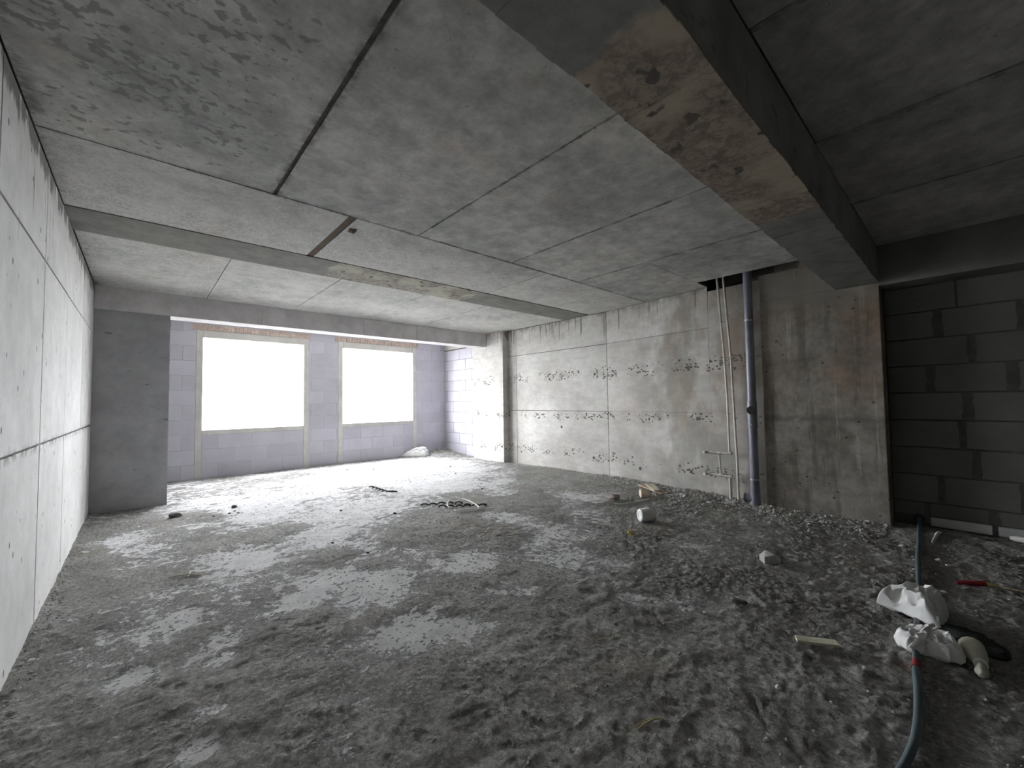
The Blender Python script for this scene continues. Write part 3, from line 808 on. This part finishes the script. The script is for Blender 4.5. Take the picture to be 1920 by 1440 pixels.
for z, y in ((2.72, 2.297), (2.05, 2.258), (1.2, 2.24), (.40, 2.224)):
    c = autosmooth(G().tube([(SX, y * k, z - .008), (SX, y * k, z + .008)], .0195, 14).build('clamp', MAT['metal'], sb))
    G().tube([(SX, y * k, z), (6.44, y * k, z)], .005, 6).build('bracket', MAT['metal'], c)

# ------------------------------------------------------------------ white tub lying on its side
def lathe_along(p0, axis, prof, seg=36):
    """prof: list of (distance along the axis, radius)"""
    g = G()
    p0 = Vector(p0); axis = Vector(axis).normalized()
    g.tube([p0 + axis * 0, p0 + axis * 1e-4], 1e-4, 3, False) if False else None
    up = Vector((0, 0, 1)); a = axis.cross(up).normalized(); u = a.cross(axis).normalized()
    for d, r_ in prof:
        for i in range(seg):
            t = 2 * math.pi * i / seg
            g.v.append(tuple(p0 + axis * d + a * (r_ * math.cos(t)) + u * (r_ * math.sin(t))))
    for i in range(len(prof) - 1):
        for q in range(seg):
            b, c = i * seg + q, i * seg + (q + 1) % seg
            g.f.append((b, c, c + seg, b + seg))
    g.f.append(tuple(reversed(range(seg))))
    g.f.append(tuple((len(prof) - 1) * seg + q for q in range(seg)))
    return g
tx, ty = 4.50, 2.70
tz = fz(tx + .05, ty - .02) + .078
ax = Vector((.86, -.50, 0.0)).normalized()
tub = empty('tub', (tx + .05, ty - .03, tz - .08))
tag(tub, 'white plastic tub lying on its side on the floor in front of the boards', 'tub')
autosmooth(lathe_along((tx, ty, tz), ax, [(0, .060), (0, .068), (.004, .073), (.012, .0765), (.10, .080), (.165, .081), (.178, .079), (.184, .07)]).build('body', MAT['white_tub'], tub), 50)
autosmooth(lathe_along((tx, ty, tz), -ax, [(-.003, .055), (.002, .055), (.0025, .050), (.0005, .048), (.0005, .01)]).build('base_ring', MAT['white_tub'], tub), 50)

# ------------------------------------------------------------------ boards, roll, stick and ribbed plug near the right wall
def board(name, pts, th, mat, label, cat, group=None):
    """four ground points with a height each -> plank with thickness"""
    lo = [Vector(p) for p in pts]; hi = [p + Vector((0, 0, th)) for p in lo]
    c = sum(lo, Vector()) / 4
    d = (lo[1] - lo[0]).normalized(); ang = math.atan2(d.y, d.x)
    R = Matrix.Rotation(-ang, 3, 'Z')
    g = G().hexa([R @ (p - c) for p in lo] + [R @ (p - c) for p in hi])
    o = bevelled(g.build(name, mat), .003, 1)
    o.location = c; o.rotation_euler = (0, 0, ang)
    return tag(o, label, cat, group)
board('board', [(6.28, 3.62, .075), (5.98, 3.07, .055), (5.83, 3.13, .055), (6.10, 3.68, .075)], .022, MAT['wood'], 'short brown board lying on the rubble below the right wall', 'board')
board('board', [(6.20, 3.45, .102), (5.90, 3.16, .086), (5.80, 3.22, .088), (6.08, 3.53, .106)], .018, MAT['wood_pale'], 'paler split board lying across the brown board', 'board')
rl = empty('paper_roll', (5.66, 3.27, 0))
tag(rl, 'torn tan paper roll lying against the end of the boards', 'roll')
rax = Vector((.62, -.55, 0)).normalized()
rz = fz(5.66, 3.27) + .062
g = lathe_along((5.60, 3.34, rz), rax, [(0, .03), (0, .055), (.006, .062), (.03, .066), (.05, .058), (.075, .067), (.10, .060), (.135, .064), (.14, .055)], 28)
g.v = [tuple(Vector(v) + Vector((random.uniform(-.003, .003),) * 3)) for v in g.v]
autosmooth(g.build('wrapping', MAT['paper'], rl), 60)
lathe_along(Vector((5.60, 3.34, rz)) + rax * .1402, rax, [(0, .054), (.004, .054), (.004, .02), (-.01, .018)], 28).build('core', MAT['paper_in'], rl)

g = G()
spts = [(4.95, 3.36), (5.02, 3.28), (5.075, 3.225), (5.22, 3.20), (5.42, 3.19), (5.60, 3.185)]
hi = lambda x, y: max(fz(x + a, y + b) for a in (-.06, -.02, .02, .06) for b in (-.05, 0, .05))
g.tube(catmull([(x, y, hi(x, y) + .010) for x, y in spts], 3), [.006, .01, .013] + [.013] * 12 + [.010], 8)
tag(autosmooth(g.build('stick', MAT['stick'])), 'bent whitewashed stick between the tub and the paper roll', 'stick')

rb = empty('ribbed_plug', (5.20, 3.51, 0))
tag(rb, 'dusty ribbed mauve plug lying left of the paper roll', 'plug')
rz = fz(5.2, 3.51) + .045
prof = []
for i in range(15):
    prof.append((i * .0075, (.047 if i % 2 else .041) * (1 - .25 * (i / 14) ** 3)))
autosmooth(lathe_along((5.16, 3.53, rz), (.7, -.35, .05), prof, 24).build('ribbed_body', MAT['ribbed'], rb), 60)
autosmooth(lathe_along((5.165, 3.528, rz), (-.7, .35, -.35), [(0, .02), (.02, .022), (.05, .014), (.08, .016), (.085, .006)], 14).build('stub', MAT['paper'], rb), 60)

# ------------------------------------------------------------------ stones
def stone_mesh(name, mat, seed, sub=2, flat=.65):
    bm = bmesh.new(); bmesh.ops.create_icosphere(bm, subdivisions=sub, radius=1.0)
    rr = random.Random(seed)
    ax = [Vector((rr.uniform(-1, 1), rr.uniform(-1, 1), rr.uniform(-1, 1))).normalized() for _ in range(7)]
    of = [rr.uniform(.45, .8) for _ in ax]
    for v in bm.verts:
        for a, o in zip(ax, of):                    # chop flat facets
            d = v.co.dot(a)
            if d > o: v.co -= a * (d - o)
        v.co *= rr.uniform(.94, 1.05)
        v.co.z *= flat
    me = bpy.data.meshes.new(name); bm.to_mesh(me); bm.free()
    me.materials.append(mat)
    return me
ST = [stone_mesh('stone', MAT['stone'], i) for i in range(5)] + [stone_mesh('stone', MAT['stone_pale'], 20 + i) for i in range(4)]
CL = [stone_mesh('clod', MAT['clod'], 40 + i, flat=.6) for i in range(3)]
def stone(x, y, r, label, group=None, me=None, name='stone', cat='stone'):
    o = bpy.data.objects.new(name, me or random.choice(ST))
    COL.objects.link(o)
    o.location = (x, y, fz(x, y) + r * (.28 if name == 'stone' else .12))
    o.rotation_euler = (random.uniform(-.3, .3), random.uniform(-.3, .3), random.uniform(0, 6.28))
    o.scale = (r * random.uniform(.85, 1.25), r * random.uniform(.75, 1.05), r * random.uniform(.8, 1.1))
    return tag(o, label, cat, group)
def wall_x(y):
    return 6.27 if y < 1.84 else 6.40 + (y - 1.84) / 2.81 * .32 if y < 4.65 else 6.72
for i in range(70):
    y = random.uniform(.7, 4.6); x = wall_x(y) - abs(random.gauss(0, .22)) - .06
    if abs(y - PY) < .12 and x > PX - .14: continue
    if 2.15 < y < 2.75 and x > 6.2: continue
    stone(x, y, random.uniform(.014, .034), 'small grey stone in the rubble strewn along the foot of the right wall', 'stones along the right wall')
for i in range(26):
    y = random.gauss(2.85, .22); x = random.gauss(6.02, .12)
    stone(min(x, wall_x(y) - .08), y, random.uniform(.018, .04), 'grey stone in the heap between the boards and the pipes', 'stones heaped by the boards')
for i in range(34):
    y = random.uniform(4.7, 7.3); x = wall_x(y) - abs(random.gauss(0, .1)) - .04
    stone(x, y, random.uniform(.012, .024), 'tiny stone at the foot of the sunlit half of the right wall', 'stones at the foot of the sunlit wall')
for i in range(24):
    y = random.uniform(9.6, 10.35); x = random.uniform(6.0, 6.66)
    stone(x, y, random.uniform(.02, .045), 'pale stone on the heap in the far right corner', 'stones in the far right corner', random.choice(ST[5:]))
for i in range(46):
    y = random.uniform(.1, 3.0); x = random.uniform(2.4, 5.6)
    stone(x, y, random.uniform(.008, .020), 'small stone scattered over the dirt on the right half of the floor', 'stones scattered on the floor')
for i in range(40):
    y = random.uniform(1.2, 5.5); x = random.uniform(0.0, 2.6)
    stone(x, y, random.uniform(.005, .013), 'small crumb of stone scattered on the left half of the floor', 'crumbs scattered on the floor')
for i in range(16):
    x = random.uniform(1.0, 5.2)
    stone(x, 10.33 + random.uniform(-.12, .08), random.uniform(.012, .03), 'pale crumb lying below the window openings', 'crumbs below the windows', random.choice(ST[5:]))
singles = [(3.61, 1.70, .028, 'pinkish pale pebble alone in the dirt left of the block chunk', ST[5]),
           (5.575, .477, .034, 'white pebble on the dirt left of the hose near the dark wall', ST[6]),
           (5.308, .215, .03, 'white pebble just right of the hose', ST[7]),
           (4.486, .163, .022, 'small pale pebble between the hose and the red stick', ST[8]),
           (2.916, 1.271, .02, 'grey pebble beside the dark clod in the drag marks', ST[1])]
for x, y, r_, lb, me in singles:
    stone(x, y, r_, lb, None, me)
stone(3.263, 1.168, .065, 'flat dark clod of earth in front of the block chunk', None, stone_mesh('clod', mat_grey('brown_earth_clod', (0.15, 0.145, 0.13), 0.3, 25), 44, 3, .42), 'clod', 'clod')
stone(.375, 7.168, .085, 'black clod of earth on the pale floor by the left column', None, CL[1], 'clod', 'clod')
stone(1.04, 7.19, .05, 'small black clod right of the larger one near the left column', None, CL[2], 'clod', 'clod')
for (x, y) in [(1.0, 6.95), (.93, 6.85), (1.02, 6.8), (.62, 6.95), (.75, 6.8), (3.45, 9.35), (3.9, 9.0), (4.9, 7.2), (2.55, 5.2), (1.7, 4.05), (1.55, 4.6), (4.35, 5.6), (2.1, 5.9), (5.3, 8.0)]:
    stone(x, y, random.uniform(.018, .032), 'small dark clod dotted over the pale part of the floor', 'dark clods on the pale floor', random.choice(CL), 'clod', 'clod')
yl = stone(4.03, 2.53, .036, 'small yellow foam crumb on the floor in front of the tub', None, stone_mesh('foam_crumb', MAT['yellow'], 77, 3, .7), 'foam_crumb', 'foam')

# broken corner of an aerated block
g = G()
bz = fz(4.24, 1.25)
g.raw([(-.07, -.05, 0), (.07, -.055, 0), (.075, .05, 0), (-.06, .055, 0), (-.075, -.05, .085), (.02, -.06, .10), (.075, -.045, .075), (.07, .05, .07), (0, .06, .095), (-.065, .05, .06)],
      [(3, 2, 1, 0), (0, 1, 6, 5, 4), (1, 2, 7, 6), (2, 3, 9, 8, 7), (3, 0, 4, 9), (4, 5, 8, 9), (5, 6, 7, 8)])
bc = bevelled(g.build('block_chunk', MAT['aerated']), .006, 2)
bc.location = (4.26, 1.25, bz - .012); bc.rotation_euler = (.08, -.05, -.75)
tag(bc, 'broken grey corner of an aerated block sitting in the dirt', 'block')

# pale split wood in the foreground
board('wood_strip', [(2.955, .735, fz(2.96, .73) + .012), (3.045, .545, fz(3.04, .55) + .018), (3.10, .575, fz(3.1, .57) + .018), (3.005, .76, fz(3.0, .75) + .012)], .016,
      MAT['wood_pale'], 'pale greenish strip of split wood in the foreground dirt', 'wood')
def straw(p, q, r_, label, group=None, name='straw', mat='straw', cat='straw', bow=.01):
    pts = []
    for i in range(7):
        t = i / 6
        x, y = p[0] + (q[0] - p[0]) * t, p[1] + (q[1] - p[1]) * t
        pts.append((x + bow * math.sin(t * 3.1), y + bow * math.sin(t * 3.1), max(fz(x + a, y + b) for a in (-.02, 0, .02) for b in (-.02, 0, .02)) + r_ + (p[2] if len(p) > 2 else 0) * t))
    return tag(autosmooth(G().tube(pts, [r_ * .6] + [r_] * 5 + [r_ * .6], 7).build(name, MAT[mat])), label, cat, group)
straw((1.67, 1.042), (1.815, .996), .003, 'thin yellow straw lying across the dark foreground dirt')
straw((1.655, 1.06), (1.80, 1.02), .0022, 'second finer straw just behind the yellow straw')
straw((2.05, 1.62), (2.25, 1.50), .0018, 'thin dark straw lying left of the drag marks')
straw((.20, 4.66), (.42, 4.55), .006, 'curled brown twig on the dirt near the left wall', None, 'twig', 'paper', 'twig', .03)
straw((.33, 4.60), (.35, 4.74, .05), .004, 'pale side shoot standing up from the brown twig', None, 'twig', 'stick', 'twig', .01)
straw((5.885, .276), (6.30, .225, .14), .014, 'pale stick leaning towards the dark block wall', None, 'stick', 'stick', 'stick', .0)
straw((6.5, -.25), (6.42, -.50), .03, 'white offcut lying at the foot of the dark block wall', None, 'offcut', 'stick', 'offcut', .0)

# ------------------------------------------------------------------ red-handled stick
rs = empty('brush_stick', (4.83, -.05, 0))
tag(rs, 'red-handled stick lying on the dirt right of the hose', 'stick')
def seg(a, b, r0, r1, nm, mat):
    za, zb = fz(*a) + r0 + .004, fz(*b) + r1 + .004
    autosmooth(G().tube([(a[0], a[1], za), ((a[0] + b[0]) / 2, (a[1] + b[1]) / 2, (za + zb) / 2), (b[0], b[1], zb)], [r0, max(r0, r1), r1], 12).build(nm, MAT[mat], rs))
seg((4.79, .10), (4.856, -.05), .014, .020, 'handle', 'red')
seg((4.856, -.05), (4.868, -.10), .017, .013, 'ferrule', 'straw')
seg((4.868, -.10), (4.90, -.33), .010, .008, 'shaft', 'wood')

# ------------------------------------------------------------------ hose across the right foreground
hp = [(6.585, .402, .094), (6.56, .40, .09), (6.45, .396, .055)]
for x, y in [(6.3, .39), (5.8, .366), (5.27, .344), (4.7, .31), (4.2, .28), (3.65, .262), (3.14, .236), (2.9, .215), (2.69, .203), (2.5, .202), (2.31, .216), (2.1, .25), (1.9, .30), (1.6, .36)]:
    hp.append((x, y, fz(x, y) + .019))
ho = empty('hose', (4.0, .28, 0))
tag(ho, 'blue-grey hose running from the dark block wall to the foreground', 'hose')
hpts = catmull(hp)
autosmooth(G().tube(hpts, .0165, 14).build('tube', MAT['hose'], ho))
tp = [p for p in hpts if 3.10 < p.x < 3.24]
g = G(); g.tube([tp[0], tp[len(tp) // 2], tp[-1]] if len(tp) > 2 else [Vector((3.2, .238, .03)), Vector((3.12, .235, .03))], .019, 14)
autosmooth(g.build('red_tape', MAT['red'], ho))
g = G(); g.tube([(XD - .004, .402, .10), (XD + .006, .402, .10)], .05, 16)
hl = g.build('wall_hole', MAT['black'], wd)

# ------------------------------------------------------------------ crumpled sacks on the hose
CRx, CFx = Vector((.741, -.671, 0)), Vector((.671, .741, 0))     # along and across the pile
def sack(name, cx, cy, outline, height, seed, mat, label, z0=0.0, peak=(0, 0), fold=.5, power=.7):
    """closed crumpled bag: outline in (along, across) metres, dome with sharp folds"""
    q = np.random.default_rng(seed)
    nth, nr = 34, 9
    ox = np.array([p[0] for p in outline]); oy = np.array([p[1] for p in outline])
    m = len(outline); t = np.arange(nth) / nth * m
    i0 = np.floor(t).astype(int) % m; fr = t - np.floor(t)
    bx = ox[i0] * (1 - fr) + ox[(i0 + 1) % m] * fr; by = oy[i0] * (1 - fr) + oy[(i0 + 1) % m] * fr
    R_ = np.linspace(0.04, 1, nr)[:, None]
    U = peak[0] * (1 - R_) + bx[None, :] * R_; V = peak[1] * (1 - R_) + by[None, :] * R_
    jit = .016 * np.sin(np.pi * R_)
    U = U + q.normal(0, 1, U.shape) * jit; V = V + q.normal(0, 1, V.shape) * jit
    f1 = np.abs(2 * vnoise((U * .9 + V * .5) * 11 + seed * 3.1, (V * .8 - U * .4) * 10, seed) - 1)
    H = height * np.clip(1 - R_ ** 2, 0, 1) ** power * (1 - fold * .8 * f1 - fold * .35 * q.random(U.shape)) + .01 * R_
    H = np.maximum(H, .006)
    H[0, :] = H[0].mean()
    base = np.array([[fz(cx + CRx.x * u + CFx.x * v, cy + CRx.y * u + CFx.y * v) for u, v in zip(ur, vr)] for ur, vr in zip(U[::3], V[::3])])
    gz = float(base.mean()) + z0
    vs, fs = [], []
    for a in range(nr):
        for b in range(nth):
            p = CRx * float(U[a, b]) + CFx * float(V[a, b])
            vs.append((p.x, p.y, float(H[a, b])))
    for a in range(nr - 1):
        for b in range(nth):
            c = (b + 1) % nth
            fs.append((a * nth + b, (a + 1) * nth + b, (a + 1) * nth + c, a * nth + c))
    kb = len(vs)
    for b in range(nth):
        p = CRx * float(bx[b] * .93) + CFx * float(by[b] * .93)
        vs.append((p.x, p.y, -.012))
    for b in range(nth):
        c = (b + 1) % nth
        fs.append(((nr - 1) * nth + b, kb + b, kb + c, (nr - 1) * nth + c))
    fs.append(tuple(kb + b for b in reversed(range(nth))))
    fs.append(tuple(range(nth)))
    o = mesh_obj(name, vs, fs, mat, None, True)
    ca = o.data.attributes.new('crease_edge', 'FLOAT', 'EDGE')
    ca.data.foreach_set('value', (np.clip(q.random(len(o.data.edges)) * 1.5 - .35, 0, .85)).astype(np.float32))
    sm = o.modifiers.new('cloth_smoothing', 'SUBSURF'); sm.levels = sm.render_levels = 3
    o.location = (cx, cy, gz)
    return o
sk = sack('sack', 3.93, .245, [(.19, .02), (.17, .12), (.08, .15), (.02, .13), (-.03, .20), (-.07, .13), (-.21, .13), (-.15, .03), (-.13, -.10), (-.11, -.21), (-.03, -.17), (.10, -.07)],
          .20, 3, MAT['cloth'], '', .02, (.03, .02), .70, .42)
tag(sk, 'crumpled white woven sack thrown over the hose', 'sack')
s2 = sack('sack', 3.42, .19, [(.14, .02), (.10, .13), (.0, .15), (-.10, .13), (-.15, .06), (-.15, -.02), (-.10, -.05), (-.05, -.05), (-.02, -.12), (.05, -.14), (.12, -.08)],
          .135, 9, MAT['cloth'], '', .015, (.02, .03), .70, .45)
tag(s2, 'smaller white sack with a rolled lip lying just in front of the larger sack', 'sack')
lp = [CRx * u + CFx * v + Vector((3.42, .19, z)) for u, v, z in [(-.15, -.03, .05), (-.09, -.015, .085), (-.02, .02, .115), (.05, .05, .125), (.10, .08, .12)]]
lip = G().tube(catmull(lp, 4), .011, 8).build('rolled_lip', MAT['cloth'])
lip.parent = s2; lip.matrix_parent_inverse = Matrix.Translation(-Vector(s2.location))
autosmooth(lip)
shade = sack('sack_shade', 3.72, .03, [(.10, .03), (.06, .16), (-.03, .20), (-.12, .12), (-.14, 0), (-.10, -.12), (.0, -.2), (.09, -.12)], .05, 15, MAT['sack_shade'], '', .012, (0, 0), .4, .6)  # low dark mound, stands mainly for the shadow between the sacks
tag(shade, 'dark green mound added mainly for the shadow between the two white sacks', 'sack_shade')
tw = empty('tied_cloth', (3.40, .0, 0))
tag(tw, 'cream cloth end tied into a knot right of the small sack', 'cloth')
zt = fz(3.4, 0) + .02
autosmooth(G().tube(catmull([(3.56, .03, zt + .03), (3.48, .018, zt + .04), (3.42, .006, zt + .03), (3.385, 0, zt + .025)], 3), [.055, .052, .05, .048, .045, .042, .036, .03, .026, .022], 14).build('bunch', MAT['cloth_cream'], tw))
autosmooth(G().tube([(3.392, .001, zt + .026), (3.376, -.002, zt + .024)], .029, 14).build('tie', MAT['cloth'], tw))
autosmooth(G().tube(catmull([(3.376, -.002, zt + .024), (3.34, -.004, zt + .014), (3.28, -.002, zt + .012)], 3), [.018, .02, .024, .026, .028, .02, .01], 12).build('frayed_end', MAT['cloth_cream'], tw))

# white sack on the floor below the right-hand window
ws = sack('sack', 5.68, 10.22, [(.34, .0), (.28, .12), (.12, .14), (-.12, .06), (-.42, -.06), (-.30, -.12), (0, -.12), (.26, -.10)], .27, 21, MAT['cloth'], '', .0, (.20, .02), .22, .75)
tag(ws, 'white filled sack slumped below the right-hand window', 'sack')

# ------------------------------------------------------------------ black ribbed hose showing through the dust, white wire
def ribs(name, rows, label, rr, tr, ang, flat=.5):
    root = empty(name, (*rows[0], 0))
    tag(root, label, 'hose')
    u = Vector((math.cos(ang), math.sin(ang), 0))
    for (x, y) in rows:
        c = Vector((x, y, fz(x, y) - .004))
        pts = arc(c, u, Vector((0, 0, flat)), rr, math.radians(-8), math.radians(188), 9)
        autosmooth(G().tube(pts, [tr * .6] + [tr] * 8 + [tr * .6], 8).build('rib', MAT['black'], root))
    return root
ang = math.radians(-40)
ribs('ribbed_hose', [(3.066, 5.305), (3.17, 5.243), (3.275, 5.18), (3.375, 5.123), (3.452, 5.002), (3.554, 4.727), (3.624, 4.656), (3.485, 4.838)],
     'black ribbed hose half buried in dust, crossed by the white wire', .055, .010, ang)
ribs('ribbed_hose', [(3.198, 5.045), (3.279, 4.963), (3.37, 4.871), (3.45, 4.79)], 'short row of black hose ribs inside the white wire loop', .052, .010, ang)
ribs('ribbed_hose', [(3.055, 7.109), (3.057, 6.98), (3.059, 6.854), (3.061, 6.731), (3.063, 6.611), (3.10, 6.526), (3.146, 6.50), (3.165, 6.448)],
     'smaller black ribbed hose in the bright dust towards the windows', .045, .010, ang)
lw = [(3.203, 4.876), (3.28, 5.046), (3.487, 5.191), (3.58, 5.05), (3.552, 4.813), (3.51, 4.607), (3.421, 4.539), (3.296, 4.589), (3.178, 4.632), (3.17, 4.70)]
wl_ = G().tube(catmull([(x, y, hi(x, y) + .012 + (.02 if 1 <= i <= 4 else 0)) for i, (x, y) in enumerate(lw)], 5), .0085, 8).build('wire', MAT['wire'])
tag(autosmooth(wl_), 'loop of white wire lying over the black ribbed hose', 'wire')

# ------------------------------------------------------------------ fine gravel in the dirt (uncountable)
def gravel():
    base = []
    for sd in range(6):
        bm = bmesh.new(); bmesh.ops.create_icosphere(bm, subdivisions=1, radius=1.0)
        rr = random.Random(100 + sd)
        for v in bm.verts: v.co *= rr.uniform(.65, 1.15)
        bm.verts.ensure_lookup_table()
        base.append((np.array([v.co[:] for v in bm.verts]), np.array([[v.index for v in f.verts] for f in bm.faces])))
        bm.free()
    N = []
    for _ in range(2600):
        y = random.uniform(.62, 4.8); x = wall_x(y) - abs(random.gauss(0, .26)) - .03
        N.append((x, y, random.uniform(.005, .019)))
    for _ in range(900):
        N.append((min(random.gauss(6.02, .2), 6.38), random.gauss(2.9, .3), random.uniform(.007, .024)))
    for _ in range(2400):
        N.append((random.uniform(1.2, 6.0), random.uniform(-.3, 4.5), random.uniform(.003, .011)))
    for _ in range(500):
        N.append((random.uniform(-.45, 2.0), random.uniform(1.0, 6.0), random.uniform(.002, .006)))
    for _ in range(350):
        N.append((-.5 + abs(random.gauss(0, .05)), random.uniform(2.6, 8.0), random.uniform(.004, .012)))
    for _ in range(500):
        y = random.uniform(4.8, 7.4); N.append((6.70 - abs(random.gauss(0, .12)), y, random.uniform(.004, .011)))
    for _ in range(350):
        N.append((random.gauss(6.5, .25), random.uniform(9.6, 10.42), random.uniform(.006, .016)))
    N = np.array(N); N = N[N[:, 0] < np.array([wall_x(v) for v in N[:, 1]]) - 0.02]
    z = floor_fields(N[:, 0], N[:, 1])[1]
    vs, fs, k = [], [], 0
    for (x, y, r_), zz in zip(N, z):
        v, f = base[random.randrange(6)]
        a = random.uniform(0, 6.28); c, s_ = math.cos(a), math.sin(a)
        sx, sy, sz = r_ * random.uniform(.8, 1.4), r_ * random.uniform(.7, 1.1), r_ * random.uniform(.5, .9)
        q = np.stack([(v[:, 0] * sx) * c - (v[:, 1] * sy) * s_ + x, (v[:, 0] * sx) * s_ + (v[:, 1] * sy) * c + y, v[:, 2] * sz + zz + sz * .3], -1)
        vs.append(q); fs.append(f + k); k += len(v)
    o = mesh_obj('gravel', np.concatenate(vs).tolist(), np.concatenate(fs).tolist(), MAT['stone'])
    return tag(o, 'fine gravel and crumbs strewn through the floor dirt', 'gravel', kind='stuff')
gravel()

# ------------------------------------------------------------------ open ground outside, three storeys below
og = G().box(-160, 160, 10.9, 260, -10.5, -10.0).build('ground', mat_grey('pale_outside_ground', (0.30, 0.30, 0.29), 0.1, 0.2))
tag(og, 'pale open ground outside below the windows', 'ground', kind='structure')

G().raw([(1.49, 4.0, ZC), (1.56, 3.97, ZC), (1.58, 4.06, ZC), (1.51, 4.09, ZC), (1.535, 4.01, ZC - .03), (1.55, 4.05, ZC - .026)],
        [(0, 1, 4), (1, 2, 5, 4), (2, 3, 5), (3, 0, 4, 5), (3, 2, 1, 0)]).build('rusty_lump', MAT['rust_joint'], ceiling)
